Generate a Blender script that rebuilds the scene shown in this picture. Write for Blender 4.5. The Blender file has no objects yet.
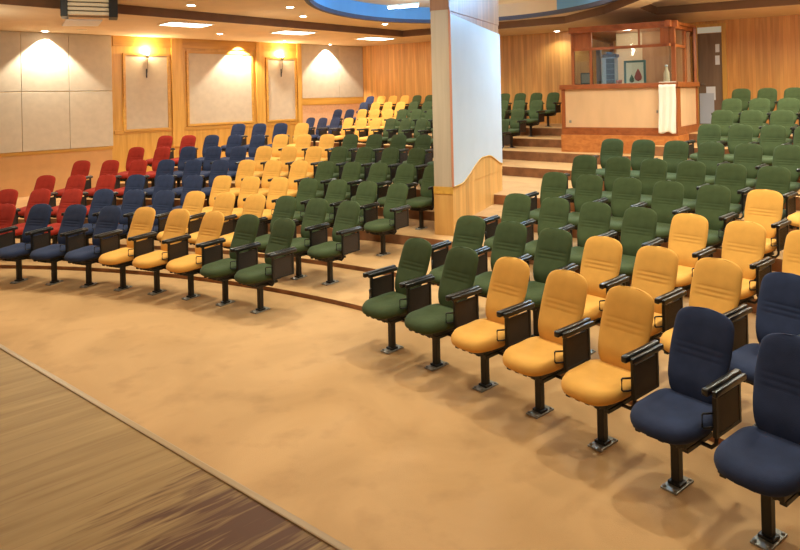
import bpy, bmesh, math, random
from mathutils import Vector, Matrix
random.seed(7)
S = bpy.context.scene
COL = S.collection
PI = math.pi

# ------------------------------------------------------------------ helpers
def srgb(r, g, b):
    f = lambda c: (c / 255 / 12.92) if c / 255 <= .04045 else ((c / 255 + .055) / 1.055) ** 2.4
    return (f(r), f(g), f(b), 1)

def link(o):
    COL.objects.link(o)
    return o

def tag(o, label=None, cat=None, group=None, kind=None):
    if label: o['label'] = label
    if cat: o['category'] = cat
    if group: o['group'] = group
    if kind: o['kind'] = kind
    return o

def empty(name, loc=(0, 0, 0), rz=0.0):
    o = bpy.data.objects.new(name, None)
    o.empty_display_size = .1
    o.location = loc
    o.rotation_euler = (0, 0, rz)
    return link(o)

def to_mesh(name, bm, mats, smooth=False):
    bmesh.ops.recalc_face_normals(bm, faces=bm.faces)
    me = bpy.data.meshes.new(name)
    bm.to_mesh(me)
    bm.free()
    for m in (mats if isinstance(mats, (list, tuple)) else [mats]):
        me.materials.append(m)
    if smooth:
        for p in me.polygons: p.use_smooth = True
    return me

def obj(name, me, parent=None, loc=None, rz=None):
    o = bpy.data.objects.new(name, me)
    if parent: o.parent = parent
    if loc is not None: o.location = loc
    if rz is not None: o.rotation_euler = (0, 0, rz)
    return link(o)

def build(name, bm, mats, parent=None, smooth=False, loc=None, rz=None):
    return obj(name, to_mesh(name, bm, mats, smooth), parent, loc, rz)

def box(bm, x0, x1, y0, y1, z0, z1, bev=0.0, mi=0, seg=2, M=None):
    t = bmesh.new()
    v = [t.verts.new((x, y, z)) for z in (z0, z1) for y in (y0, y1) for x in (x0, x1)]
    for f in ((0, 2, 3, 1), (4, 5, 7, 6), (0, 1, 5, 4), (2, 6, 7, 3), (0, 4, 6, 2), (1, 3, 7, 5)):
        t.faces.new([v[i] for i in f])
    if bev > 0:
        bmesh.ops.bevel(t, geom=list(t.edges), offset=bev, segments=seg, profile=.6, affect='EDGES')
    merge(bm, t, mi, M)

def merge(bm, t, mi=0, M=None):
    vm = {}
    for v in t.verts:
        vm[v] = bm.verts.new(M @ v.co if M else v.co)
    for f in t.faces:
        try:
            nf = bm.faces.new([vm[v] for v in f.verts])
            nf.material_index = mi if mi else f.material_index
            nf.smooth = f.smooth
        except ValueError:
            pass
    t.free()

def tube(bm, pts, r, n=8, closed=False, mi=0):
    pts = [Vector(p) for p in pts]
    rings = []
    N = len(pts)
    for i, p in enumerate(pts):
        if closed:
            d = pts[(i + 1) % N] - pts[i - 1]
        else:
            d = pts[min(i + 1, N - 1)] - pts[max(i - 1, 0)]
        d.normalize()
        a = d.cross(Vector((0, 0, 1)))
        if a.length < .05: a = d.cross(Vector((0, 1, 0)))
        a.normalize(); b = d.cross(a)
        rings.append([bm.verts.new(p + a * r * math.cos(2 * PI * k / n) + b * r * math.sin(2 * PI * k / n)) for k in range(n)])
    for i in range(N if closed else N - 1):
        A, B = rings[i], rings[(i + 1) % N]
        for k in range(n):
            f = bm.faces.new((A[k], A[(k + 1) % n], B[(k + 1) % n], B[k])); f.material_index = mi; f.smooth = True
    if not closed:
        bm.faces.new(rings[0][::-1]).material_index = mi
        bm.faces.new(rings[-1]).material_index = mi

def lathe(bm, prof, n=20, mi=0, M=None, smooth=True):
    t = bmesh.new()
    rings = []
    for r, z in prof:
        if r < 1e-5: rings.append([t.verts.new((0, 0, z))])
        else: rings.append([t.verts.new((r * math.cos(2 * PI * k / n), r * math.sin(2 * PI * k / n), z)) for k in range(n)])
    for A, B in zip(rings, rings[1:]):
        for k in range(n):
            k2 = (k + 1) % n
            vs = [A[k], A[k2], B[k2], B[k]] if len(A) > 1 and len(B) > 1 else ([A[0], B[k2], B[k]] if len(A) == 1 else [A[k], A[k2], B[0]])
            f = t.faces.new(vs); f.smooth = smooth
    merge(bm, t, mi, M)

def prism(bm, poly, z0, z1, mi_side=0, mi_top=0, bottom=True):
    a = [bm.verts.new((x, y, z0)) for x, y in poly]
    b = [bm.verts.new((x, y, z1)) for x, y in poly]
    n = len(poly)
    for i in range(n):
        bm.faces.new((a[i], a[(i + 1) % n], b[(i + 1) % n], b[i])).material_index = mi_side
    bm.faces.new(b).material_index = mi_top
    if bottom: bm.faces.new(a[::-1]).material_index = mi_side

# ------------------------------------------------------------------ materials
def mat(name, col, rough=.6, metal=0.0, var=0.0, vscale=8.0, bump=0.0, bscale=200.0, spec=.5, sheen=0.0, stretch=None, emis=None, estr=0.0, col2=None, coord='Object', coat=0.0):
    m = bpy.data.materials.new(name)
    m.use_nodes = True
    nt = m.node_tree; N = nt.nodes; L = nt.links
    p = N['Principled BSDF']
    p.inputs['Base Color'].default_value = col
    p.inputs['Roughness'].default_value = rough
    p.inputs['Metallic'].default_value = metal
    p.inputs['Specular IOR Level'].default_value = spec
    if sheen:
        p.inputs['Sheen Weight'].default_value = sheen
        p.inputs['Sheen Roughness'].default_value = .5
    if coat: p.inputs['Coat Weight'].default_value = coat
    if emis:
        p.inputs['Emission Color'].default_value = emis
        p.inputs['Emission Strength'].default_value = estr
    if var or bump:
        tc = N.new('ShaderNodeTexCoord'); mp = N.new('ShaderNodeMapping')
        L.new(tc.outputs[coord], mp.inputs['Vector'])
        if stretch: mp.inputs['Scale'].default_value = stretch
    if var:
        no = N.new('ShaderNodeTexNoise'); no.inputs['Scale'].default_value = vscale; no.inputs['Detail'].default_value = 6
        L.new(mp.outputs['Vector'], no.inputs['Vector'])
        rp = N.new('ShaderNodeValToRGB')
        c2 = col2 or tuple([max(0, c * (1 - var)) for c in col[:3]] + [1])
        c1 = col if col2 else tuple([min(1, c * (1 + var * .6)) for c in col[:3]] + [1])
        rp.color_ramp.elements[0].position = .3; rp.color_ramp.elements[0].color = c2
        rp.color_ramp.elements[1].position = .7; rp.color_ramp.elements[1].color = c1
        L.new(no.outputs['Fac'], rp.inputs['Fac'])
        L.new(rp.outputs['Color'], p.inputs['Base Color'])
    if bump:
        nb = N.new('ShaderNodeTexNoise'); nb.inputs['Scale'].default_value = bscale; nb.inputs['Detail'].default_value = 3
        L.new(mp.outputs['Vector'], nb.inputs['Vector'])
        bp = N.new('ShaderNodeBump'); bp.inputs['Strength'].default_value = bump; bp.inputs['Distance'].default_value = .01
        L.new(nb.outputs['Fac'], bp.inputs['Height'])
        L.new(bp.outputs['Normal'], p.inputs['Normal'])
    return m

def wood(name, c_dark, c_light, axis='z', plank=0.0, scale=1.0, rough=.4, rot=0.0, grain=14.0, groove=.35):
    """grain runs along local `axis`; optional plank joints every `plank` metres across it"""
    m = bpy.data.materials.new(name); m.use_nodes = True
    nt = m.node_tree; N = nt.nodes; L = nt.links
    p = N['Principled BSDF']; p.inputs['Roughness'].default_value = rough
    tc = N.new('ShaderNodeTexCoord'); mp = N.new('ShaderNodeMapping')
    L.new(tc.outputs['Object'], mp.inputs['Vector'])
    mp.inputs['Rotation'].default_value = (0, 0, rot)
    st = N.new('ShaderNodeMapping')
    st.inputs['Scale'].default_value = {'z': (grain, grain, .7), 'x': (.7, grain, grain), 'y': (grain, .7, grain)}[axis]
    L.new(mp.outputs['Vector'], st.inputs['Vector'])
    no = N.new('ShaderNodeTexNoise'); no.inputs['Scale'].default_value = scale; no.inputs['Detail'].default_value = 8; no.inputs['Distortion'].default_value = .6
    L.new(st.outputs['Vector'], no.inputs['Vector'])
    rp = N.new('ShaderNodeValToRGB')
    rp.color_ramp.elements[0].position = .28; rp.color_ramp.elements[0].color = c_dark
    rp.color_ramp.elements[1].position = .72; rp.color_ramp.elements[1].color = c_light
    L.new(no.outputs['Fac'], rp.inputs['Fac'])
    out = rp.outputs['Color']
    if plank:
        sx = N.new('ShaderNodeSeparateXYZ'); L.new(mp.outputs['Vector'], sx.inputs['Vector'])
        a = N.new('ShaderNodeMath'); a.operation = 'DIVIDE'; a.inputs[1].default_value = plank
        L.new(sx.outputs['X' if axis in 'zy' else 'Y'], a.inputs[0])
        fl = N.new('ShaderNodeMath'); fl.operation = 'FLOOR'; L.new(a.outputs[0], fl.inputs[0])
        wn = N.new('ShaderNodeTexWhiteNoise'); wn.noise_dimensions = '1D'; L.new(fl.outputs[0], wn.inputs['W'])
        mr = N.new('ShaderNodeMapRange'); mr.inputs['To Min'].default_value = .84; mr.inputs['To Max'].default_value = 1.08
        L.new(wn.outputs['Value'], mr.inputs['Value'])
        fr = N.new('ShaderNodeMath'); fr.operation = 'FRACT'; L.new(a.outputs[0], fr.inputs[0])
        lt = N.new('ShaderNodeMath'); lt.operation = 'LESS_THAN'; lt.inputs[1].default_value = .06; L.new(fr.outputs[0], lt.inputs[0])
        ml = N.new('ShaderNodeMath'); ml.operation = 'MULTIPLY_ADD'; ml.inputs[1].default_value = -groove; L.new(lt.outputs[0], ml.inputs[0]); L.new(mr.outputs['Result'], ml.inputs[2])
        mx = N.new('ShaderNodeMix'); mx.data_type = 'RGBA'; mx.blend_type = 'MULTIPLY'; mx.inputs['Factor'].default_value = 1
        L.new(out, mx.inputs[6]); L.new(ml.outputs[0], mx.inputs[7])
        out = mx.outputs[2]
    L.new(out, p.inputs['Base Color'])
    return m

def fabric(name, c, var=.22):
    return mat(name, c, rough=.9, var=var, vscale=7, bump=.2, bscale=260, spec=.15, sheen=.06)

FAB = {'green': fabric('green_fabric', srgb(66, 77, 46)),
       'yellow': fabric('yellow_fabric', srgb(227, 165, 78), .09),
       'navy': fabric('navy_fabric', srgb(46, 54, 80)),
       'red': fabric('red_fabric', srgb(160, 46, 32))}
M_BLACK = mat('black_metal', srgb(20, 18, 17), rough=.45, var=.2, vscale=30)
M_PAD = mat('black_arm_pad', srgb(26, 24, 22), rough=.3, spec=.6)
M_MESH = mat('dark_brown_side_panel', srgb(48, 36, 26), rough=.6, var=.4, vscale=120, bump=.3, bscale=300)
M_STEEL = mat('grey_steel', srgb(150, 144, 132), rough=.45, metal=.4, var=.3, vscale=40)
M_SHELL = mat('black_plastic', srgb(18, 17, 16), rough=.55, bump=.1)
M_CEIL = mat('tan_ceiling_paint', srgb(232, 208, 172), rough=.9, var=.06, vscale=1.5)
M_STEP = mat('shaded_ceiling_step', srgb(120, 84, 56), rough=.8, var=.1, vscale=3)  # shadow on the step faces put into this darker brown
M_RIM = mat('slate_cove_rim', srgb(84, 88, 108), rough=.7, var=.1, vscale=3)
M_COVE = mat('sky_blue_cove_glow', srgb(112, 172, 220), rough=.8)  # blue lamp glow of the cove put into the face colour
M_WHITE = mat('off_white_fabric_panel', srgb(200, 185, 158), rough=.9, var=.07, vscale=6, bump=.12, bscale=180)
M_GOLD = wood('golden_wood', srgb(198, 146, 58), srgb(224, 174, 84), axis='z', rough=.4, grain=9)
M_GOLDH = wood('golden_wood_trim', srgb(188, 136, 54), srgb(214, 162, 72), axis='x', rough=.4, grain=10)
M_TANWALL = mat('tan_wall_cloth', srgb(206, 156, 98), rough=.9, var=.08, vscale=3, bump=.1)
M_PINKPAN = mat('cream_wall_panel', srgb(225, 178, 132), rough=.8, var=.1, vscale=14)
M_BACKW = wood('orange_plank_wood', srgb(200, 134, 62), srgb(230, 168, 88), axis='z', plank=.09, rough=.42, grain=10, groove=.22)
M_BOOTH = wood('red_brown_wood', srgb(134, 68, 30), srgb(170, 94, 46), axis='x', rough=.35, grain=12)
M_BOOTHV = wood('red_brown_post_wood', srgb(134, 68, 30), srgb(170, 94, 46), axis='z', rough=.35, grain=12)
M_BOOTHL = wood('orange_wood', srgb(178, 100, 44), srgb(212, 136, 70), axis='x', rough=.4, grain=12)
M_BPANEL = mat('cream_veneer', srgb(222, 180, 136), rough=.55, var=.1, vscale=2.5, stretch=(1, 1, .35))
M_CLOTH = mat('white_cloth', srgb(240, 228, 212), rough=.9, bump=.2)
M_PIERW = mat('white_laminate', srgb(196, 206, 214), rough=.45, var=.05, vscale=2)
M_PIERP = wood('pinkish_laminate', srgb(176, 156, 134), srgb(192, 172, 148), axis='z', rough=.4, grain=12)
M_PIERB = wood('honey_wood_base', srgb(206, 148, 78), srgb(226, 172, 98), axis='z', plank=.14, rough=.45, grain=9, groove=.12)
M_PIERT = wood('brown_wood_top', srgb(150, 94, 50), srgb(184, 124, 74), axis='z', plank=.1, rough=.45, grain=9, groove=.12)
M_PAPER = mat('white_paper', srgb(232, 236, 242), rough=.8)
M_DOOR = wood('dark_brown_door_wood', srgb(112, 88, 68), srgb(140, 114, 90), axis='z', rough=.5, grain=8)
M_GREYBLUE = mat('blue_grey_steel', srgb(92, 106, 124), rough=.5, metal=.2)
M_DARKGREY = mat('dark_grey_plastic', srgb(44, 46, 48), rough=.5)
M_TEAL = mat('teal_frame', srgb(64, 106, 104), rough=.5)
M_CREAM = mat('cream_wall_paint', srgb(238, 214, 178), rough=.85)
M_SLAT = mat('cream_louvre', srgb(240, 226, 196), rough=.5)

def carpet():
    m = bpy.data.materials.new('tan_carpet'); m.use_nodes = True
    nt = m.node_tree; N = nt.nodes; L = nt.links; p = N['Principled BSDF']
    p.inputs['Roughness'].default_value = .8; p.inputs['Specular IOR Level'].default_value = .25
    tc = N.new('ShaderNodeTexCoord')
    n1 = N.new('ShaderNodeTexNoise'); n1.inputs['Scale'].default_value = .9; n1.inputs['Detail'].default_value = 5; n1.inputs['Distortion'].default_value = .8
    n2 = N.new('ShaderNodeTexNoise'); n2.inputs['Scale'].default_value = 3.2; n2.inputs['Detail'].default_value = 6
    for n in (n1, n2): L.new(tc.outputs['Object'], n.inputs['Vector'])
    r1 = N.new('ShaderNodeValToRGB')
    r1.color_ramp.elements[0].position = .3; r1.color_ramp.elements[0].color = srgb(176, 134, 86)
    r1.color_ramp.elements[1].position = .62; r1.color_ramp.elements[1].color = srgb(198, 153, 102)
    L.new(n1.outputs['Fac'], r1.inputs['Fac'])
    r2 = N.new('ShaderNodeValToRGB')
    r2.color_ramp.elements[0].position = .26; r2.color_ramp.elements[0].color = (.58, .54, .5, 1)
    r2.color_ramp.elements[1].position = .46; r2.color_ramp.elements[1].color = (1, 1, 1, 1)
    L.new(n2.outputs['Fac'], r2.inputs['Fac'])
    mx = N.new('ShaderNodeMix'); mx.data_type = 'RGBA'; mx.blend_type = 'MULTIPLY'; mx.inputs['Factor'].default_value = .4
    L.new(r1.outputs['Color'], mx.inputs[6]); L.new(r2.outputs['Color'], mx.inputs[7])
    L.new(mx.outputs[2], p.inputs['Base Color'])
    nb = N.new('ShaderNodeTexNoise'); nb.inputs['Scale'].default_value = 160
    L.new(tc.outputs['Object'], nb.inputs['Vector'])
    bp = N.new('ShaderNodeBump'); bp.inputs['Strength'].default_value = .25; bp.inputs['Distance'].default_value = .01
    L.new(nb.outputs['Fac'], bp.inputs['Height']); L.new(bp.outputs['Normal'], p.inputs['Normal'])
    return m
M_CARPET = carpet()
M_RISER = mat('brown_carpet_riser', srgb(148, 98, 60), rough=.85, var=.35, vscale=5, bump=.2)

def stage_wood():
    m = bpy.data.materials.new('worn_stage_boards'); m.use_nodes = True
    nt = m.node_tree; N = nt.nodes; L = nt.links; p = N['Principled BSDF']
    p.inputs['Roughness'].default_value = .55; p.inputs['Specular IOR Level'].default_value = .25
    tc = N.new('ShaderNodeTexCoord'); mp = N.new('ShaderNodeMapping')
    mp.inputs['Rotation'].default_value = (0, 0, -.72)        # boards run towards the hall
    L.new(tc.outputs['Object'], mp.inputs['Vector'])
    st = N.new('ShaderNodeMapping'); st.inputs['Scale'].default_value = (.8, 9, 1); L.new(mp.outputs['Vector'], st.inputs['Vector'])
    no = N.new('ShaderNodeTexNoise'); no.inputs['Scale'].default_value = 1.6; no.inputs['Detail'].default_value = 9; no.inputs['Distortion'].default_value = .5
    L.new(st.outputs['Vector'], no.inputs['Vector'])
    rp = N.new('ShaderNodeValToRGB')
    rp.color_ramp.elements[0].position = .3; rp.color_ramp.elements[0].color = srgb(150, 112, 60)
    rp.color_ramp.elements[1].position = .7; rp.color_ramp.elements[1].color = srgb(180, 142, 86)
    L.new(no.outputs['Fac'], rp.inputs['Fac'])
    # dark worn patch near the edge
    vd = N.new('ShaderNodeVectorMath'); vd.operation = 'DISTANCE'; vd.inputs[1].default_value = (-.62, 2.40, .75)
    L.new(tc.outputs['Object'], vd.inputs[0])
    mr = N.new('ShaderNodeMapRange'); mr.inputs['From Min'].default_value = .15; mr.inputs['From Max'].default_value = .95; mr.inputs['To Min'].default_value = .34; mr.inputs['To Max'].default_value = -.2
    L.new(vd.outputs['Value'], mr.inputs['Value'])
    st2 = N.new('ShaderNodeMapping'); st2.inputs['Scale'].default_value = (2.0, 24, 1); L.new(mp.outputs['Vector'], st2.inputs['Vector'])
    n2 = N.new('ShaderNodeTexNoise'); n2.inputs['Scale'].default_value = 1.4; n2.inputs['Detail'].default_value = 7; n2.inputs['Distortion'].default_value = 1.0
    L.new(st2.outputs['Vector'], n2.inputs['Vector'])
    ad = N.new('ShaderNodeMath'); ad.operation = 'ADD'; L.new(n2.outputs['Fac'], ad.inputs[0]); L.new(mr.outputs['Result'], ad.inputs[1])
    r2 = N.new('ShaderNodeValToRGB'); r2.color_ramp.elements[0].position = .54; r2.color_ramp.elements[0].color = (0, 0, 0, 1)
    r2.color_ramp.elements[1].position = .84; r2.color_ramp.elements[1].color = (1, 1, 1, 1)
    L.new(ad.outputs[0], r2.inputs['Fac'])
    mx = N.new('ShaderNodeMix'); mx.data_type = 'RGBA'
    L.new(r2.outputs['Color'], mx.inputs['Factor']); L.new(rp.outputs['Color'], mx.inputs[6]); mx.inputs[7].default_value = srgb(96, 54, 18)
    # fine joints between boards
    sx = N.new('ShaderNodeSeparateXYZ'); L.new(mp.outputs['Vector'], sx.inputs['Vector'])
    dv = N.new('ShaderNodeMath'); dv.operation = 'DIVIDE'; dv.inputs[1].default_value = .11; L.new(sx.outputs['Y'], dv.inputs[0])
    fr = N.new('ShaderNodeMath'); fr.operation = 'FRACT'; L.new(dv.outputs[0], fr.inputs[0])
    lt = N.new('ShaderNodeMath'); lt.operation = 'LESS_THAN'; lt.inputs[1].default_value = .05; L.new(fr.outputs[0], lt.inputs[0])
    mu = N.new('ShaderNodeMath'); mu.operation = 'MULTIPLY'; mu.inputs[1].default_value = .17; L.new(lt.outputs[0], mu.inputs[0])
    m2 = N.new('ShaderNodeMix'); m2.data_type = 'RGBA'; L.new(mu.outputs[0], m2.inputs['Factor']); L.new(mx.outputs[2], m2.inputs[6]); m2.inputs[7].default_value = srgb(90, 64, 40)
    L.new(m2.outputs[2], p.inputs['Base Color'])
    return m
M_STAGE = stage_wood()

def glass():
    m = bpy.data.materials.new('clear_glass'); m.use_nodes = True
    nt = m.node_tree; N = nt.nodes; L = nt.links
    N.remove(N['Principled BSDF'])
    t = N.new('ShaderNodeBsdfTransparent'); t.inputs['Color'].default_value = (.9, .93, .92, 1)
    g = N.new('ShaderNodeBsdfGlossy'); g.inputs['Roughness'].default_value = .03
    mx = N.new('ShaderNodeMixShader'); mx.inputs[0].default_value = .06; L.new(t.outputs[0], mx.inputs[1]); L.new(g.outputs[0], mx.inputs[2])
    L.new(mx.outputs[0], N['Material Output'].inputs['Surface'])
    return m
M_GLASS = glass()
def lamp_mat(name, c, s):
    return mat(name, c, emis=c, estr=s)
M_LAMP = lamp_mat('lamp_white', (1, .93, .82, 1), 30)
M_LAMPW = lamp_mat('lamp_warm', (1, .8, .5, 1), 40)
M_TUBE = lamp_mat('lamp_daylight', (.8, .92, 1, 1), 14)
M_PANEL = lamp_mat('lamp_panel', (1, .95, .85, 1), 9)
M_LIT = lamp_mat('lit_pane', (.75, .82, .72, 1), .16)

# ------------------------------------------------------------------ camera
cam = bpy.data.cameras.new('camera')
camo = link(bpy.data.objects.new('camera', cam))
F, PITCH, ROLL, H = 641.98, -.00442, .02184, 2.395
cam.sensor_fit = 'HORIZONTAL'; cam.sensor_width = 36
cam.lens = F / 800 * 36
cam.shift_y = -183.19 / 800
cam.clip_end = 200
fw = Vector((0, math.cos(PITCH), -math.sin(PITCH))); up0 = Vector((0, math.sin(PITCH), math.cos(PITCH))); x0 = Vector((1, 0, 0))
rt = x0 * math.cos(ROLL) - up0 * math.sin(ROLL); up = x0 * math.sin(ROLL) + up0 * math.cos(ROLL)
mw = Matrix((rt, up, -fw)).transposed().to_4x4(); mw.translation = (0, 0, H)
camo.matrix_world = mw
S.camera = camo

# ------------------------------------------------------------------ hall layout
CX, CY = -7.0515, -1.367                       # centre of the seating arcs
ROW_R = [10.14, 11.25, 12.56, 13.73, 14.86, 16.10, 17.46, 18.73, 19.98, 21.22]
ROW_Z = [0.0, .052, .112, .257, .411, .581, .781, .993, 1.192, 1.392]
ZC, ZR = 4.22, 4.42                            # soffit, raised ceiling
L0 = Vector((-9.981, 16.068)); K = Vector((-1.383, 23.97)); UL = (K - L0).normalized(); LEFT_LEN = (K - L0).length
NL = Vector((UL.y, -UL.x))                     # into the room
AZB = .5735; UB = Vector((math.cos(AZB), -math.sin(AZB))); NB = Vector((-math.sin(AZB), -math.cos(AZB)))
PSI = .698; UR = Vector((-math.cos(PSI), math.sin(PSI))); NR = Vector((math.sin(PSI), math.cos(PSI)))
REAR = [Vector(p) - NR * .41 for p in ((2.448, 15.349), (3.049, 16.505), (3.756, 17.553), (4.465, 18.613))]
BACK_LEN = 16.5
KR = K + UB * BACK_LEN                          # back right corner
def pol(r, th): return (CX + r * math.sin(th), CY + r * math.cos(th))

# ---- floor with tiers
def clip_room(bm):
    for co, no in ((L0, -NL), (K, -NB)):
        bmesh.ops.bisect_plane(bm, geom=list(bm.verts) + list(bm.edges) + list(bm.faces), plane_co=(co.x, co.y, 0), plane_no=(no.x, no.y, 0), clear_outer=True)
TH_SPLIT = .69
def tier(bm, poly, z0, z1):
    t = bmesh.new()
    prism(t, poly, z0, z1, 1, 0, bottom=False)
    g1, g2 = Vector((-7.3, 12.2, 0)), Vector((-3.6, 19.75, 0))
    gd = g2 - g1
    res = bmesh.ops.bisect_plane(t, geom=list(t.verts) + list(t.edges) + list(t.faces), plane_co=g1, plane_no=(-gd.y, gd.x, 0), clear_outer=True)
    for e in [e for e in res['geom_cut'] if isinstance(e, bmesh.types.BMEdge)]:
        p, q = e.verts
        if abs(p.co.z - z1) < 1e-5 and abs(q.co.z - z1) < 1e-5:
            f = t.faces.new((p, q, t.verts.new((q.co.x, q.co.y, 0)), t.verts.new((p.co.x, p.co.y, 0)))); f.material_index = 1
    clip_room(t)
    merge(bm, t)
fl = bmesh.new()
t = bmesh.new()
vs = [t.verts.new((x, y, 0)) for x, y in ((-20, -4), (14, -4), (14, 30), (-20, 30))]
t.faces.new(vs); clip_room(t); merge(fl, t)
def arc(r, a, b, n): return [pol(r, a + (b - a) * i / n) for i in range(n + 1)]
for k in range(1, 10):
    r = ROW_R[k - 1] + (.62 if k < 6 else .60)
    if k <= 5:
        tier(fl, arc(r, -.75, 1.62, 90) + arc(40, 1.62, -.75, 10), ROW_Z[k - 1] - .02, ROW_Z[k])
    else:
        tier(fl, arc(r, TH_SPLIT, 1.62, 40) + arc(40, 1.62, TH_SPLIT, 6), ROW_Z[k - 1] - .02, ROW_Z[k])
        P = REAR[k - 6] - NR * .74
        a = Vector((math.sin(TH_SPLIT), math.cos(TH_SPLIT))); c = Vector((CX, CY))
        s = (P - c).dot(NR) / a.dot(NR)
        q0 = c + a * s                          # where the straight edge meets the split ray
        q1 = c + a * 40
        tier(fl, [tuple(q0), tuple(q1), tuple(q1 + UR * 40), tuple(q0 + UR * 22)], ROW_Z[k - 1] - .02, ROW_Z[k])
        if k == 6:
            tier(fl, arc(r, -.75, .34, 30) + arc(26, .34, -.75, 6), ROW_Z[5] - .02, ROW_Z[6] - .004)
floor = build('floor', fl, [M_CARPET, M_RISER])
tag(floor, 'tan carpeted floor rising in curved tiers behind the front rows', 'floor', kind='structure')

# ---- stage
st = bmesh.new()
prism(st, [(-3.9, 5.305), (1.5, .958), (1.5, -3.5), (-8, -3.5), (-8, 2.2)], .001, .75)
stage = build('stage', st, M_STAGE)
tag(stage, 'worn wooden stage floor in the bottom left corner', 'stage', kind='structure')
e0 = Vector((-3.9, 5.305)); e1 = Vector((1.5, .958)); ed = (e1 - e0); le = ed.length
ns = bmesh.new(); box(ns, 0, le, -.035, .0, .70, .756, .006)
nose = build('trim_1', ns, wood('stage_nosing_wood', srgb(150, 114, 68), srgb(182, 146, 96), axis='x'), loc=(e0.x, e0.y, 0), rz=math.atan2(ed.y, ed.x))
tag(nose, 'thin wooden nosing along the stage edge', 'trim', kind='structure')

# ---- walls. Local frame: x along the wall, y = -depth into the room (left wall) , z up
def wall_frame(o, u):
    o.location = (o['_x'], o['_y'], 0)
RL = math.atan2(UL.y, UL.x)
RB = math.atan2(UB.y, UB.x)
def lbox(name, s0, s1, z0, z1, d0, d1, m, parent=None, bev=.004, base=L0, rz=RL):
    b = bmesh.new(); box(b, s0, s1, -d1, -d0, z0, z1, bev)
    if parent is not None: return build(name, b, m, parent)
    return build(name, b, m, loc=(base.x, base.y, 0), rz=rz)
wl = lbox('wall_left', -7, LEFT_LEN + .2, -.2, ZR + .5, -.2, 0, M_GOLD, bev=0)
tag(wl, 'golden wooden left wall with pale panels', 'wall', kind='structure')
wt = lbox('trim_2', -7, 2.64, 0, 1.06, 0, .012, M_TANWALL); tag(wt, 'tan cloth lower wall under the white tiles', 'wall', kind='structure')
wt = lbox('trim_3', -7, 2.66, 1.06, 1.14, 0, .04, M_GOLDH); tag(wt, 'golden rail under the white wall tiles', 'trim', kind='structure')
wt = lbox('trim_4', 2.70, 8.9, 1.46, 1.56, 0, .03, M_GOLDH); tag(wt, 'golden rail under the framed wall panels', 'trim', kind='structure')
wt = lbox('trim_5', 8.92, LEFT_LEN - .01, 2.1, 2.33, 0, .05, M_GOLDH); tag(wt, 'golden wooden band under the far white panels', 'trim', kind='structure')
wt = lbox('trim_6', 8.92, LEFT_LEN - .01, .9, 2.1, 0, .02, M_PINKPAN); tag(wt, 'cream lower wall panel behind the rear navy chairs', 'wall', kind='structure')
for i, (a, b, w) in enumerate(((4.36, 4.70, 'between the first two framed panels'), (7.18, 7.48, 'beside the narrow lit panel'), (8.76, 8.93, 'before the far white panels'))):
    o = lbox('trim_%d' % (7 + i), a, b, 1.0, ZC, 0, .07, M_GOLD); tag(o, 'golden wooden pilaster ' + w, 'pilaster', kind='structure')
o = lbox('trim_10', 2.70, 8.76, 3.93, ZC, 0, .035, M_GOLDH); tag(o, 'golden wooden frieze above the framed panels', 'trim', kind='structure')

# white square tiles
cols = [(-4.1, -2.97), (-2.96, -1.83), (-1.82, -.70), (-.69, .43), (.44, 1.555), (1.565, 2.66)]
names = ['', '', '', 'leftmost', 'under the left wall lamp', 'beside the golden wood']
for ci, (a, b) in enumerate(cols):
    if ci < 3: continue
    for zi, (z0, z1) in enumerate(((1.15, 2.665), (2.68, ZC - .01))):
        o = lbox('acoustic_panel', a, b, z0, z1, .004, .05, M_WHITE, bev=.008)
        w = 'upper' if zi else 'lower'
        lab = {3: 'large %s off-white square wall tile at the left picture edge', 4: 'large %s off-white square wall tile lit by the scalloped lamp', 5: 'large %s off-white square wall tile beside the golden wood'}[ci] % w
        tag(o, lab, 'wall panel', 'off-white square wall tiles')
# framed panels
def framed(s0, s1, z0, z1, label):
    r = empty('framed_wall_panel', (L0.x, L0.y, 0), RL)
    lbox('panel', s0, s1, z0, z1, .004, .04, M_WHITE, r, .006)
    fb = bmesh.new(); w = .07
    box(fb, s0 - w, s1 + w, -.06, -.002, z1, z1 + w, .006); box(fb, s0 - w, s1 + w, -.06, -.002, z0 - w, z0, .006)
    box(fb, s0 - w, s0, -.06, -.002, z0, z1, .006); box(fb, s1, s1 + w, -.06, -.002, z0, z1, .006)
    build('frame', fb, M_GOLDH, r)
    tag(r, label, 'wall panel', 'framed panels on the golden wall')
framed(3.03, 4.23, 1.58, 3.67, 'tall off-white wall panel with small lamp, nearest the white tiles')
framed(4.89, 7.0, 1.65, 3.78, 'wide off-white wall panel framed in golden wood')
framed(7.62, 8.66, 1.65, 3.66, 'narrow off-white wall panel with small lamp, beyond the wide panel')
for a, b, lab in ((8.95, 10.55, 'far large off-white wall panel lit by a lamp scallop'), (10.56, LEFT_LEN - .02, 'far off-white wall panel in the back left corner')):
    tag(lbox('acoustic_panel', a, b, 2.34, ZC - .01, .004, .05, M_WHITE, bev=.008), lab, 'wall panel', 'far off-white wall panels')

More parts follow.
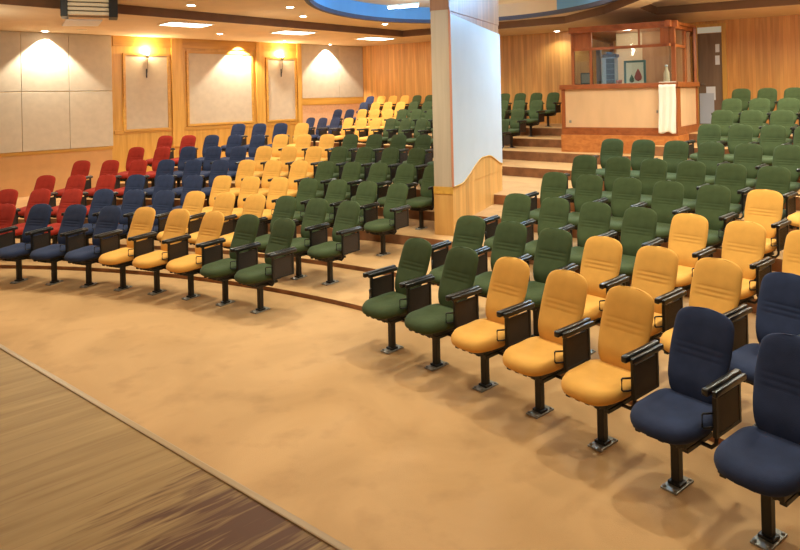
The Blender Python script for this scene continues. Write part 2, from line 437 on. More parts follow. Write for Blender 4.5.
# sconces
def sconce(s, z, label):
    r = empty('wall_lamp', (L0.x + UL.x * s, L0.y + UL.y * s, 0), RL)
    b = bmesh.new(); box(b, -.018, .018, -.055, -.04, z - .66, z - .40, .004); build('wall_plate', b, M_BLACK, r)
    b = bmesh.new(); tube(b, [(0, -.05, z - .58), (0, -.11, z - .5), (0, -.14, z - .36), (0, -.14, z - .1)], .005); build('stem', b, M_BLACK, r, True)
    b = bmesh.new(); lathe(b, [(.012, -.1), (.035, -.09), (.05, -.05), (.055, -.02), (.05, -.02), (.045, -.05), (.0, -.07)], M=Matrix.Translation((0, -.14, z))); build('cup', b, M_STEEL, r, True)
    b = bmesh.new(); lathe(b, [(0, -.04), (.03, -.02), (.042, .02), (.03, .06), (0, .075)], M=Matrix.Translation((0, -.14, z))); build('bulb', b, M_LAMPW, r, True)
    tag(r, label, 'lamp', 'small wall lamps')
    p = L0 + UL * s + NL * .15
    return (p.x, p.y, z + .14)
LIGHTS = []
LIGHTS.append(('P', sconce(3.62, 3.70, 'small wall lamp on the tall panel nearest the white tiles'), 60))
LIGHTS.append(('P', sconce(8.12, 3.74, 'small wall lamp on the narrow panel beyond the wide panel'), 60))

# back wall
wb = lbox('wall_back', -.2, BACK_LEN + .2, -.2, ZR + .5, -.2, 0, M_BACKW, bev=0, base=K, rz=RB)
tag(wb, 'orange plank back wall', 'wall', kind='structure')
wr = bmesh.new(); box(wr, 0, .2, -22, 0, -.2, ZR + .5); o = build('wall_right', wr, M_BACKW, loc=(KR.x, KR.y, 0)); tag(o, 'plank right wall outside the picture', 'wall', kind='structure')

# door in the back wall
d = empty('door_1', (K.x, K.y, 0), RB); tag(d, 'dark door with notices beside the control booth', 'door', kind='structure')
lbox('door_leaf', 11.48, 12.08, 1.39, 3.88, .004, .05, M_DOOR, d)
lbox('door_glow_panel', 11.50, 11.86, 1.42, 2.25, .05, .058, mat('pale_door_glow', srgb(196, 204, 218), rough=.5, metal=.1), d, .002)  # bluish light at the door put into a pale added panel
b = bmesh.new(); box(b, 12.08, 12.19, -.1, 0, 1.39, 4.14, .006); box(b, 11.40, 11.48, -.1, 0, 1.39, 4.14, .006); box(b, 11.48, 12.08, -.09, 0, 4.06, 4.14, .004)
build('door_frame', b, M_GOLD, d)
lbox('transom_window', 11.48, 12.08, 3.9, 4.06, .01, .04, M_LIT, d, .002)
b = bmesh.new(); tube(b, [(11.55, -.05, 2.5), (11.55, -.1, 2.5), (11.66, -.1, 2.5)], .012); build('door_handle', b, M_STEEL, d, True)
for nm, s0, s1, z0, z1, lab in (('notice', 11.67, 11.90, 2.06, 2.43, 'white paper notice at chest height on the dark door'), ('notice', 11.92, 12.02, 3.36, 3.58, 'small pale notice high on the dark door'), ('notice', 11.91, 12.02, 3.02, 3.27, 'small pale notice below the highest one on the door')):
    tag(lbox(nm, s0, s1, z0, z1, .051, .056, M_PAPER, bev=.001, base=K, rz=RB), lab, 'notice')

# ------------------------------------------------------------------ ceiling
ce = bmesh.new()
outer = [tuple(L0 - UL * 7), tuple(K), tuple(KR), (KR.x, -4), (-15.2, -4)]
hole1 = [(-10.7, 7.9), (.13, 20.34), (4.5, 17.35), (4.95, 15.4), (4.95, 3), (-10.7, 3)]
hole2 = [(6.38, 15.82), (9.01, 14.38), (11.6, 12.9), (11.6, 3), (5.4, 3), (5.4, 14.4)]
OC, OA, OB, NO = (1.45, 13.3), 3.25, 4.3, 64
def oval(sc=1.0): return [(OC[0] + OA * sc * math.cos(2 * PI * i / NO), OC[1] + OB * sc * math.sin(2 * PI * i / NO)) for i in range(NO)]
def filled(loops, z, mi):
    t = bmesh.new(); es = []
    for lp in loops:
        v = [t.verts.new((x, y, z)) for x, y in lp]
        es += [t.edges.new((v[i], v[(i + 1) % len(v)])) for i in range(len(v))]
    bmesh.ops.triangle_fill(t, use_beauty=True, use_dissolve=False, edges=es)
    for f in t.faces: f.material_index = mi
    merge(ce, t)
def skirt(lp, z0, z1, mi):
    a = [ce.verts.new((x, y, z0)) for x, y in lp]; c = [ce.verts.new((x, y, z1)) for x, y in lp]
    for i in range(len(lp)):
        ce.faces.new((a[i], a[(i + 1) % len(lp)], c[(i + 1) % len(lp)], c[i])).material_index = (mi(lp[i][0]) if callable(mi) else mi)
filled([outer, hole1, hole2], ZC, 0)
skirt(hole1, ZC, ZR, 1); skirt(hole2, ZC, ZR, 1)
filled([hole1, oval()], ZR, 0); filled([hole2], ZR, 0)
skirt(oval(), ZR - .09, ZR + .01, 2); skirt(oval(), ZR + .01, ZR + .34, lambda x: 3 if x < 2.4 or x > 4.1 else 0); skirt(oval(1.03), ZR - .09, ZR, 2)  # glow colour only on the left and far right faces, tan between
# underside of the hanging rim
o1, o2 = oval(), oval(1.03)
a = [ce.verts.new((x, y, ZR - .09)) for x, y in o1]; c = [ce.verts.new((x, y, ZR - .09)) for x, y in o2]
for i in range(NO): ce.faces.new((a[i], a[(i + 1) % NO], c[(i + 1) % NO], c[i])).material_index = 2
filled([oval()], ZR + .34, 0)
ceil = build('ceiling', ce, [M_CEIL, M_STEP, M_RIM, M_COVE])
tag(ceil, 'tan ceiling with stepped recesses and an oval blue cove', 'ceiling', kind='structure')

# downlights
def downlight(x, y, z, label, on=True, r=.075):
    e = empty('downlight', (x, y, z))
    b = bmesh.new(); lathe(b, [(r, -.001), (r * 1.35, -.002), (r * 1.4, -.012), (r * 1.3, -.016), (r, -.012), (r, -.001)]); build('trim_ring', b, M_SLAT, e, True)
    b = bmesh.new(); lathe(b, [(0, -.02), (r * .7, -.016), (r, -.008)]); build('lamp', b, M_LAMP if on else M_SLAT, e, True)
    tag(e, label, 'ceiling light', 'round ceiling downlights')
rs = (ZR - H) / (ZC - H)
up_ = lambda p: (p[0] * rs, p[1] * rs, ZR)
dl = [((-9.04, 16.4, ZC), 'round downlight above the white square tiles', 1), (up_((-4.01, 12.43)), 'round downlight at the top edge left of the oval cove', 1),
      ((-5.01, 18.0, ZC), 'round downlight above the wide framed panel, nearer the camera', 1), (up_((-2.19, 13.0)), 'round downlight nearest the left end of the blue cove', 1),
      (up_((-2.15, 14.5)), 'round downlight just beyond the cove-end downlight', 1), (up_((-.35, 16.5)), 'round downlight between the blue cove and back corner', 1),
      ((-5.0, 21.05 - .25, ZC), 'tiny downlight close to the wall above the wide framed panel', 1), ((-3.7, 20.75, ZC), 'tiny downlight close to the wall above the narrow lit panel', 1),
      ((-8.01, 16.24, ZC), 'unlit downlight beside the square ceiling hatch', 0), ((4.80, 19.45, ZC - .0), 'round downlight beside the control booth roof', 1)]
for i, (p, lab, on) in enumerate(dl):
    downlight(*p, lab, bool(on), .05 if 'tiny' in lab else .085)
def wall_at(s, d): 
    q = L0 + UL * s + NL * d
    return q
for s, lab in ((9.98, 'wall-washing downlight above the far white panel'),):
    q = wall_at(s, .3); downlight(q.x, q.y, ZC, lab, True, .05)

def panel_light(x, y, label):
    e = empty('panel_light', (x, y, ZC), RL)
    b = bmesh.new()
    for a in ((-.55, .55, -.4, -.37), (-.55, .55, .37, .4), (-.55, -.52, -.37, .37), (.52, .55, -.37, .37)): box(b, a[0], a[1], a[2], a[3], -.03, -.001, .004)
    build('frame', b, M_SLAT, e)
    b = bmesh.new(); box(b, -.52, .52, -.37, .37, -.022, -.004, .002); build('diffuser', b, M_PANEL, e)
    tag(e, label, 'ceiling light', 'bright panel lights along the left soffit')
    LIGHTS.append(('A', (x, y, ZC - .05), 60))
for x, y, lab in ((-5.15, 15.55, 'bright panel light nearest the louvred ceiling unit'), (-2.95, 18.05, 'bright panel light in the middle of the left soffit'), (-.75, 20.55, 'bright panel light nearest the back left corner')):
    panel_light(x, y, lab)

# louvred unit at the top left and hatch
lu = empty('louvred_ceiling_unit', (-6.02, 12.45, 0), math.radians(25))
for xa, xb in ((-.47, -.35), (.37, .53)):
    b = bmesh.new(); box(b, xa, xb, -.10, .4, 4.03, ZR - .002, .01); build('end_cap', b, M_BLACK, lu)
b = bmesh.new(); box(b, -.35, .37, .06, .4, 4.07, ZR - .002, .005); build('body', b, mat('unit_body', srgb(120, 96, 70), rough=.6), lu)
for k in range(4):
    b = bmesh.new(); z = 4.07 + k * .085; box(b, -.35, .37, -.06, .05, z, z + .062, .012, M=Matrix.Translation((0, 0, 0))); build('slat', b, M_SLAT, lu)
tag(lu, 'louvred unit with black ends hanging from the ceiling', 'ventilator')
b = bmesh.new(); vsx = [(-7.97, 15.2), (-7.19, 15.36), (-6.62, 14.35), (-7.3, 14.1)]
prism(b, vsx, ZC - .03, ZC - .002); tag(build('ceiling_hatch', b, M_PAPER), 'pale square hatch in the soffit under the louvred unit', 'hatch')

# cove lamps
def cove_lamp(p, rz, label, ln=.6):
    e = empty('cove_lamp', p, rz)
    b = bmesh.new(); box(b, -ln, ln, -.03, .03, .05, .09, .006); build('batten', b, M_SLAT, e)
    b = bmesh.new(); tube(b, [(-ln + .03, 0, .02), (ln - .03, 0, .02)], .03, 10); build('tube', b, M_TUBE, e, True)
    tag(e, label, 'ceiling light', 'tube lamps in the oval cove')
cove_lamp((.12, 15.9, ZR + .13), -.35, 'white tube lamp glowing inside the blue cove left of the pillar', .42)
cove_lamp((4.0, 14.2, ZR + .13), -1.1, 'white tube lamp glowing inside the cove right of the pillar', .35)

# ------------------------------------------------------------------ pillar
PA = .45; pd = Vector((math.sin(PA), math.cos(PA))); pe = Vector((-pd.y, pd.x)); P0 = Vector((.76, 9.64))
PL, PW = 2.54, .31
pil = empty('pillar', (P0.x, P0.y, 0), math.atan2(pd.y, pd.x))     # local x along the long face, y across
b = bmesh.new(); box(b, .012, PL - .012, .012, PW - .012, 0.1, ZR + .2, 0); build('core', b, M_PIERT, pil)
b = bmesh.new(); box(b, 0, PL, 0, PW, .1, .99, .006); build('base', b, M_PIERB, pil)
b = bmesh.new(); box(b, 0, PL, 0, PW, 3.64, ZR + .2, .006); build('head', b, M_PIERT, pil)
b = bmesh.new(); box(b, -.004, .02, .015, PW - .01, .99, 3.66, .004); build('narrow_panel', b, M_PIERP, pil)
b = bmesh.new(); box(b, -.01, .03, -.002, PW, .88, .99, .004); build('band', b, M_GOLDH, pil)
# wave line: honey wood below, white laminate above
NW = 48
def sstep(a, b, x):
    x = min(1, max(0, (x - a) / (b - a))); return x * x * (3 - 2 * x)
def wave(t): return .985 + .31 * sstep(.10, .56, t) - .23 * sstep(.66, 1.03, t)
def strip(lo, hi, y0, y1):
    bb = bmesh.new(); A = []
    for i in range(NW + 1):
        tt = i / NW; x = .012 + (PL - .024) * tt
        A.append([bb.verts.new((x, y, z)) for y, z in ((y0, lo(tt)), (y0, hi(tt)), (y1, hi(tt)), (y1, lo(tt)))])
    for p, q in zip(A, A[1:]):
        for k in range(4): bb.faces.new((p[k], p[(k + 1) % 4], q[(k + 1) % 4], q[k]))
    bb.faces.new(A[0][::-1]); bb.faces.new(A[-1])
    return bb
build('white_panel', strip(wave, lambda t: 3.6 - .13 * t, -.014, .013), M_PIERW, pil)
build('wave_panel', strip(lambda t: .97, lambda t: wave(t) + .02, -.008, .013), M_PIERB, pil)
b = bmesh.new(); tube(b, [(.012 + (PL - .024) * i / NW, -.012, wave(i / NW) + .005) for i in range(NW + 1)], .014, 6); build('wave_moulding', b, M_GOLDH, pil, True)
b = bmesh.new(); box(b, -.006, .026, -.016, .012, .99, 3.66, .004); build('corner_strip', b, mat('rose_wood_strip', srgb(196, 130, 100), rough=.5), pil)
tag(pil, 'broad pillar with white wavy panel standing in the aisle', 'pillar', kind='structure')

# ------------------------------------------------------------------ control booth
A = Vector((3.74, 14.89)); Bp = Vector((5.84, 13.59)); Cp = Vector((6.95, 15.0)); Dp = Vector((7.93, 17.22)); Ep = Vector((6.1, 18.5))
booth = empty('control_booth', (0, 0, 0)); tag(booth, 'wooden control booth with cream front and glass windows on the rear steps', 'booth')
FZ = 1.17
def seg_frame(P, Q):
    dv = Q - P
    return Matrix.Translation((P.x, P.y, 0)) @ Matrix.Rotation(math.atan2(dv.y, dv.x), 4, 'Z'), dv.length
MF, LF = seg_frame(A, Bp); MS, LS = seg_frame(Bp, Cp); MR, LR = seg_frame(Cp, Dp); ME, LE = seg_frame(Ep, A)
def bpart(name, m, items, bev=.006, parent=booth):
    bb = bmesh.new()
    for M_, x0_, x1_, y0_, y1_, z0_, z1_ in items: box(bb, x0_, x1_, y0_, y1_, z0_, z1_, bev, M=M_)
    return build(name, bb, m, parent)
bpart('plinth', M_BOOTHL, [(MF, -.02, LF + .02, -.03, .12, .95, 1.39), (MS, 0, LS, -.03, .12, .95, 1.39), (MR, 0, LR, -.02, .1, .95, 1.39), (ME, 0, LE, -.02, .1, .95, 1.39)])
bpart('lower_rail', M_BOOTH, [(MF, 0, LF, -.015, .1, 1.39, 1.56), (MS, .0, LS, -.015, .1, 1.39, 1.57)])
bpart('upper_rail', M_BOOTH, [(MF, -.03, LF + .02, -.05, .28, 2.43, 2.535), (MS, -.02, LS, -.05, .28, 2.43, 2.535)])
bpart('lower_post', M_BOOTHV, [(MF, 0, .085, -.012, .1, 1.56, 2.43)]); bpart('lower_post', M_BOOTHV, [(MF, LF - .09, LF + .0, -.012, .1, 1.56, 2.43), (MS, 0, .3, -.012, .1, 1.57, 2.43)])
bpart('lower_post', M_BOOTHV, [(MS, LS - .12, LS, -.012, .1, 1.57, 2.43)])
bpart('front_panel', M_BPANEL, [(MF, .085, LF - .09, .01, .06, 1.56, 2.43)], .002)
bpart('side_panel', M_BPANEL, [(MS, .30, LS - .12, .01, .06, 1.57, 2.43)], .002)
bpart('rear_wall', M_BOOTHV, [(MR, .0, LR, .0, .06, 1.39, 3.82), (ME, 0, LE, 0, .06, 1.39, 2.50)], .002)
UP = MF @ Vector((.2, .16, 0)); UP = Vector((UP.x, UP.y)); MU, LU = seg_frame(Ep, UP)
bpart('side_sill', M_BOOTH, [(MU, 0, LU - .08, 0, .08, 2.50, 2.56), (MU, 0, LU - .08, 0, .08, 3.72, 3.81)], .004)
bpart('side_post', M_BOOTHV, [(MU, 0, .08, 0, .08, 2.56, 3.72)], .004)
bpart('window_pane', M_GLASS, [(MU, .08, LU - .08, .03, .038, 2.56, 3.72)], 0)
IN = .16                                     # the glazed part stands back from the rail
for nm, its in (('window_post', [(MF, .2, .265, IN, IN + .07)]), ('window_post', [(MF, .62, .68, IN, IN + .06)]), ('window_post', [(MF, LF - .1, LF - .02, IN, IN + .09)]), ('window_post', [(MS, LS - .5, LS - .40, .12, .19)])):
    bpart(nm, M_BOOTHV, [(m, a, b_, c, d_, 2.535, 3.72) for m, a, b_, c, d_ in its], .004)
bpart('mullion', M_BOOTHV, [(MF, 1.69, 1.73, IN + .01, IN + .05, 3.37, 3.72)], .003)
bpart('sash_rail', M_BOOTH, [(MF, .2, LF - .02, IN, IN + .06, 3.31, 3.375), (MS, .02, LS - .4, .12, .18, 3.31, 3.375)], .004)
bpart('head_rail', M_BOOTH, [(MF, .16, LF + .04, IN - .04, IN + .1, 3.72, 3.86), (MS, -.02, LS, .08, .2, 3.72, 3.86)], .006)
bpart('wood_infill', M_BOOTHV, [(MF, .265, .62, IN + .015, IN + .04, 3.375, 3.72)], .002)
bpart('wood_infill', M_BOOTHV, [(MF, 2.15, LF - .1, IN + .015, IN + .04, 3.375, 3.72)], .002)
for a_, b_, z0_, z1_ in ((.265, .62, 2.535, 3.31), (.68, LF - .1, 2.535, 3.31), (.68, 1.69, 3.375, 3.72), (1.73, 2.15, 3.375, 3.72)):
    bpart('window_pane', M_GLASS, [(MF, a_, b_, IN + .022, IN + .03, z0_, z1_)], 0)
for z0_, z1_ in ((2.535, 3.31), (3.375, 3.72)):
    bpart('window_pane', M_GLASS, [(MS, .1, LS - .5, .142, .15, z0_, z1_)], 0)
rb = bmesh.new(); prism(rb, [tuple(A + (Bp - A) * .07 + Vector((.1, .2))), tuple(Bp + Vector((.02, .16))), tuple(Cp), tuple(Dp), tuple(Ep)], 3.80, 3.86); build('roof', rb, M_BOOTH, booth)
fb = bmesh.new(); prism(fb, [tuple(A + Vector((.1, .2))), tuple(Bp + Vector((.02, .2))), tuple(Cp), tuple(Dp), tuple(Ep)], 1.40, 1.46); build('inner_floor', fb, M_CARPET, booth)
bpart('inner_wall', M_CREAM, [(MF, .80, 1.42, 2.0, 2.06, 1.46, 3.80)], .002)
bpart('inner_partition', wood('pale_brown_partition', srgb(176, 124, 82), srgb(200, 150, 104), axis='z', rough=.5, grain=8), [(MF, 1.42, 2.5, 2.0, 2.06, 1.46, 3.80)], .002)
bpart('panel_socket', M_STEEL, [(MF, .17, .22, -.005, .012, 1.66, 1.72)], .004); bpart('panel_latch', M_STEEL, [(MF, 2.07, 2.11, -.012, .012, 1.88, 1.94)], .004)
# draped cloth
cb = bmesh.new(); nx, nz = 24, 26; G = []
for j in range(nz + 1):
    row = []
    for i in range(nx + 1):
        u, v = i / nx, j / nz
        x = 2.13 + .34 * u + .008 * math.sin(v * 5); z = 2.55 - 1.09 * v - .02 * math.sin(u * 9) * v
        y = -.075 - .014 * math.sin(u * 17 + v * 1.3) * (.25 + v) - .01 * v
        if j < 2: y = .1 - .17 * (j / 2); z = 2.545
        row.append(cb.verts.new(MF @ Vector((x, y, z))))
    G.append(row)
for j in range(nz):
    for i in range(nx): cb.faces.new((G[j][i], G[j][i + 1], G[j + 1][i + 1], G[j + 1][i]))
o = build('cloth', cb, M_CLOTH, smooth=True); sm = o.modifiers.new('thick', 'SOLIDIFY'); sm.thickness = .006
tag(o, 'white cloth hanging over the right end of the booth front', 'cloth')
# things inside the booth
def inside(name, x, y, z, label, cat):
    p = MF @ Vector((x, y, z)); dv = Bp - A
    e = empty(name, p, math.atan2(dv.y, dv.x)); tag(e, label, cat); return e
bt = empty('booth_shelf', (0, 0, 0)); bt.parent = booth
bpart('desk', M_BOOTH, [(MF, .2, LF - .1, .30, .80, 2.44, 2.48), (MF, .25, .31, .32, .78, 1.46, 2.44), (MF, LF - .2, LF - .14, .32, .78, 1.46, 2.44)], .004)
bpy.data.objects.remove(bt)
e = inside('equipment_rack', .95, .55, 2.48, 'tall blue-grey equipment rack behind the booth window', 'equipment rack')
b = bmesh.new(); box(b, -.13, .18, -.16, .16, 0, .66, .01); build('cabinet', b, mat('pale_grey_cabinet', srgb(150, 160, 168), rough=.5), e)
b = bmesh.new()
for k in range(5): box(b, -.01, .17, -.185, -.155, .03 + k * .123, .145 + k * .123, .004)
build('module', b, M_DARKGREY, e)
b = bmesh.new(); box(b, -.1, .22, -.15, .12, .66, .74, .02); box(b, -.02, .1, -.1, .06, .74, .79, .02); build('amplifier', b, M_DARKGREY, e)
e = inside('metal_locker', .70, .50, 2.48, 'narrow blue-grey steel upright left of the equipment rack', 'post')
b = bmesh.new(); box(b, 0, .1, -.06, .06, 0, .9, .006); box(b, -.01, .11, -.07, .07, 0, .02, .003); build('upright', b, M_GREYBLUE, e)
e = inside('monitor', .45, .55, 2.48, 'small grey monitor at the left booth window', 'monitor')
b = bmesh.new(); box(b, -.13, .13, -.1, .08, .05, .33, .02); build('housing', b, M_DARKGREY, e)
b = bmesh.new(); box(b, -.1, .1, -.105, -.098, .09, .3, .004); build('screen', b, mat('grey_screen', srgb(120, 118, 108), rough=.2), e)
b = bmesh.new(); box(b, -.06, .06, -.05, .05, 0, .055, .008); build('stand', b, M_DARKGREY, e)
e = inside('framed_picture', 1.52, .62, 2.48, 'teal framed picture standing behind the booth window', 'picture')
b = bmesh.new()
for a in ((-.24, -.19, 0, .58), (.19, .24, 0, .58), (-.19, .19, 0, .05), (-.19, .19, .53, .58)): box(b, a[0], a[1], -.02, .02, a[2], a[3], .004)
build('frame', b, M_TEAL, e)
b = bmesh.new(); box(b, -.19, .19, -.008, .01, .05, .53, 0); build('print', b, mat('pale_print', srgb(222, 220, 200), rough=.6), e)
b = bmesh.new()
lathe(b, [(0, 0), (.07, .04), (.085, .1), (.05, .2), (0, .3)], 14, M=Matrix.Translation((.07, -.012, .1)) @ Matrix.Diagonal((1, .05, 1, 1))); build('red_shape', b, mat('dull_red', srgb(150, 60, 44)), e)
b = bmesh.new()
lathe(b, [(0, 0), (.05, .03), (.05, .09), (0, .2)], 14, M=Matrix.Translation((-.07, -.012, .07)) @ Matrix.Diagonal((1, .05, 1, 1))); build('green_shape', b, mat('dull_green', srgb(54, 84, 62)), e)
e = inside('bottle', 2.22, .45, 2.48, 'pale bottle on the booth desk at the right window', 'bottle')
b = bmesh.new(); lathe(b, [(0, 0), (.06, 0), (.065, .03), (.065, .26), (.03, .34), (.025, .4), (0, .4)]); build('flask', b, M_CREAM, e, True)
b = bmesh.new(); lathe(b, [(0, .4), (.03, .4), (.03, .44), (0, .44)]); build('cap', b, M_PAPER, e, True)
e = inside('jar', .74 + .04, .34, 2.48, 'small dark jar on the booth desk by the steel upright', 'jar')
b = bmesh.new(); lathe(b, [(0, 0), (.05, 0), (.055, .03), (.05, .12), (.035, .13), (0, .13)]); build('pot', b, M_DARKGREY, e, True)
e = inside('vase', 1.22, .38, 2.48, 'small terracotta pot on the booth desk before the rack', 'pot')
b = bmesh.new(); lathe(b, [(0, 0), (.045, 0), (.065, .1), (.07, .14), (.055, .14), (.05, .05), (0, .04)]); build('bowl', b, mat('terracotta', srgb(170, 86, 50)), e, True)

# ------------------------------------------------------------------ chairs
def mesh_back():
    bm = bmesh.new(); nu, nv = 14, 26
    z0, z1 = .440, .974
    fr, bk = [], []
    GR = (.764, .730, .696)                  # three stitched creases
    zs = [z0 + (z1 - z0) * (.5 - .5 * math.cos(PI * j / nv)) for j in range(nv + 1)]
    zs = [z for z in zs if not .674 < z < .787] + [g + d for g in GR for d in (-.014, -.007, 0, .007, .014)]
    zs.sort(); nv = len(zs) - 1
    for j in range(nv + 1):                  # denser rows at both ends for the rounded outline
        z = zs[j]; v = (z - z0) / (z1 - z0)
        w = .130 + .064 * math.sin(min(1, v / .58) * PI / 2) - .010 * max(0, (v - .58) / .42) ** 1.5
        if v > .79: w *= max(.0, 1 - ((v - .79) / .21) ** 3) ** (1 / 2.8)
        if v < .14: w *= .3 + .7 * max(.0, 1 - ((.14 - v) / .14) ** 2.4) ** (1 / 2.4)
        w = max(w, .03)
        yc = .205 + (z - .44) * .40 - .022 * math.exp(-((z - .56) / .09) ** 2)
        e = (1 - abs(2 * v - 1) ** 6) ** .5
        groove = sum(.0035 * math.exp(-((z - g) / .007) ** 2) for g in GR)
        rf, rb = [], []
        for i in range(nu + 1):
            u = -math.cos(PI * i / nu)
            x = u * w
            t = max(0, (1 - abs(u) ** 3.5)) ** .5 * e
            side = .016 * u * u                                  # wings curl forward a little
            g = groove * (1 if abs(u) < .6 else max(0, (.85 - abs(u)) / .25))
            rf.append(bm.verts.new((x, yc - side - .034 * t + g * t, z)))
            rb.append(bm.verts.new((x, yc - side + .018 * t + .004, z)))
        fr.append(rf); bk.append(rb)
    for g, flip in ((fr, 0), (bk, 1)):
        for j in range(nv):
            for i in range(nu):
                q = (g[j][i], g[j][i + 1], g[j + 1][i + 1], g[j + 1][i])
                bm.faces.new(q[::-1] if flip else q).smooth = True
    for j in range(nv):
        for i in (0, nu):
            bm.faces.new((fr[j][i], fr[j + 1][i], bk[j + 1][i], bk[j][i])).smooth = True
    for j in (0, nv):
        for i in range(nu): bm.faces.new((fr[j][i], fr[j][i + 1], bk[j][i + 1], bk[j][i])).smooth = True
    return bm

def mesh_shell():
    bm = bmesh.new(); n = 28; rings = []
    for s, off in ((.98, .012), (.94, .034), (.8, .046), (.0, .05)):
        r = []
        for k in range(n if s else 1):
            a = 2 * PI * k / n
            c, q = math.cos(a), math.sin(a)
            x = .172 * s * math.copysign(abs(c) ** .72, c) * (.93 + .09 * q); z = .715 + .255 * s * math.copysign(abs(q) ** .72, q)
            r.append(bm.verts.new((x, .205 + (z - .44) * .40 + off - .018 * (x / .19) ** 2, z)))
        rings.append(r)
    for A_, B_ in zip(rings, rings[1:]):
        for k in range(n):
            k2 = (k + 1) % n
            bm.faces.new((A_[k], A_[k2], B_[k2], B_[k]) if len(B_) > 1 else (A_[k], A_[k2], B_[0])).smooth = True
    bm.faces.new(rings[0][::-1])
    return bm

def mesh_seat():
    bm = bmesh.new(); n = 36; rings = []
    for s, z in ((.0, .384), (.80, .384), (.93, .388), (.985, .402), (1.0, .420), (.985, .438), (.93, .453), (.82, .462), (.6, .465), (.3, .460), (.0, .458)):
        r = []
        for k in range(n if s else 1):
            a = 2 * PI * k / n
            c, q = math.cos(a), math.sin(a)
            e = .66 if q < 0 else .45
            x = .216 * s * math.copysign(abs(c) ** e, c) * (1 - .06 * (q > 0) * q); y = -.0 + (.27 if q < 0 else .25) * s * math.copysign(abs(q) ** e, q)
            zz = z - .026 * max(0, (-y - .10) / .18) ** 2 + .012 * min(1, max(0, y / .2))
            if s and z > .45: zz += .006 * (x / .2) ** 2
            r.append(bm.verts.new((x, y, zz)))
        rings.append(r)
    for A_, B_ in zip(rings, rings[1:]):
        for k in range(n):
            k2 = (k + 1) % n
            if len(A_) == 1: f = bm.faces.new((A_[0], B_[k2], B_[k]))
            elif len(B_) == 1: f = bm.faces.new((A_[k], A_[k2], B_[0]))
            else: f = bm.faces.new((A_[k], A_[k2], B_[k2], B_[k]))
            f.smooth = True
    return bm

PART = {}
bm = bmesh.new(); box(bm, -.165, .165, -.2, .17, .350, .388, .008); box(bm, -.10, .10, -.13, .13, .30, .342, .012)
for k in range(5): box(bm, -.17 + k * .075, -.135 + k * .075, -.17, .12, .318, .345, .004)
PART['seat_pan'] = to_mesh('seat_pan', bm, M_BLACK)
bm = bmesh.new(); box(bm, -.026, .026, -.026, .026, .010, .315, .005); box(bm, -.04, .04, -.04, .04, .012, .03, .004)
PART['post'] = to_mesh('post', bm, M_BLACK)
bm = bmesh.new(); box(bm, -.05, .05, -.105, .105, .0005, .012, .003)
for sx in (-1, 1):
    for sy in (-1, 1): lathe(bm, [(.011, .011), (.011, .02), (.0, .021)], 8, M=Matrix.Translation((sx * .035, sy * .085, 0)))
PART['foot_plate'] = to_mesh('foot_plate', bm, M_STEEL)
bm = bmesh.new()
for sx in (-.07, .07): tube(bm, [(sx, .10, .335), (sx, .17, .335), (sx, .235, .37), (sx, .262, .46), (sx, .30, .60)], .013, 6)
PART['back_bracket'] = to_mesh('back_bracket', bm, M_BLACK, True)
AX = .252
def arm_frame(sx):
    bm = bmesh.new()
    for y in (-.02, .262): box(bm, sx * AX - .012, sx * AX + .012, y - .013, y + .013, .395, .655, .003)
    box(bm, sx * AX - .011, sx * AX + .011, -.03, .27, .392, .412, .003)
    tube(bm, [(sx * AX, -.01, .40), (sx * (AX - .003), -.012, .355), (sx * (AX - .03), -.012, .325), (sx * (AX - .09), -.01, .325), (sx * .12, -.01, .35)], .012, 6)
    return to_mesh('armrest', bm, M_BLACK)
def arm_pad(sx):
    bm = bmesh.new(); c = sx * AX - .021
    box(bm, c - .021, c + .021, -.10, .32, .644, .690, .015, seg=3)
    for f in bm.faces: f.smooth = True
    return to_mesh('arm_pad', bm, M_PAD)
def arm_tablet(sx):
    bm = bmesh.new(); c = sx * AX + .018
    box(bm, c - .014, c + .014, -.07, .31, .640, .678, .010, seg=3)
    for f in bm.faces: f.smooth = True
    return to_mesh('folded_tablet', bm, M_PAD)
def arm_panel(sx):
    bm = bmesh.new(); box(bm, sx * AX - .008, sx * AX + .008, -.005, .25, .412, .615, .002)
    return to_mesh('side_panel', bm, M_MESH)
def arm_loop(sx):
    bm = bmesh.new(); p = [(sx * .245, -.03, .535), (sx * .232, -.055, .537), (sx * .212, -.082, .537), (sx * .208, -.086, .53), (sx * .208, -.086, .462), (sx * .212, -.082, .455), (sx * .232, -.055, .455), (sx * .245, -.03, .457)]
    tube(bm, p, .006, 6)
    return to_mesh('wire_loop', bm, M_BLACK, True)
for sx, k in ((1, 'R'), (-1, 'L')):
    PART['armrest' + k] = arm_frame(sx); PART['arm_pad' + k] = arm_pad(sx); PART['folded_tablet' + k] = arm_tablet(sx); PART['side_panel' + k] = arm_panel(sx); PART['wire_loop' + k] = arm_loop(sx)
b0 = to_mesh('backrest', mesh_back(), FAB['green']); s0_ = to_mesh('seat', mesh_seat(), FAB['green'])
PART['back_shell'] = to_mesh('back_shell', mesh_shell(), M_SHELL)
for c in FAB:
    for nm, src in (('backrest', b0), ('seat', s0_)):
        m = src.copy(); m.name = nm; m.materials.clear(); m.materials.append(FAB[c]); PART[nm + c] = m

def part(name, key, parent):
    o = bpy.data.objects.new(name, PART[key]); o.parent = parent
    COL.objects.link(o); return o

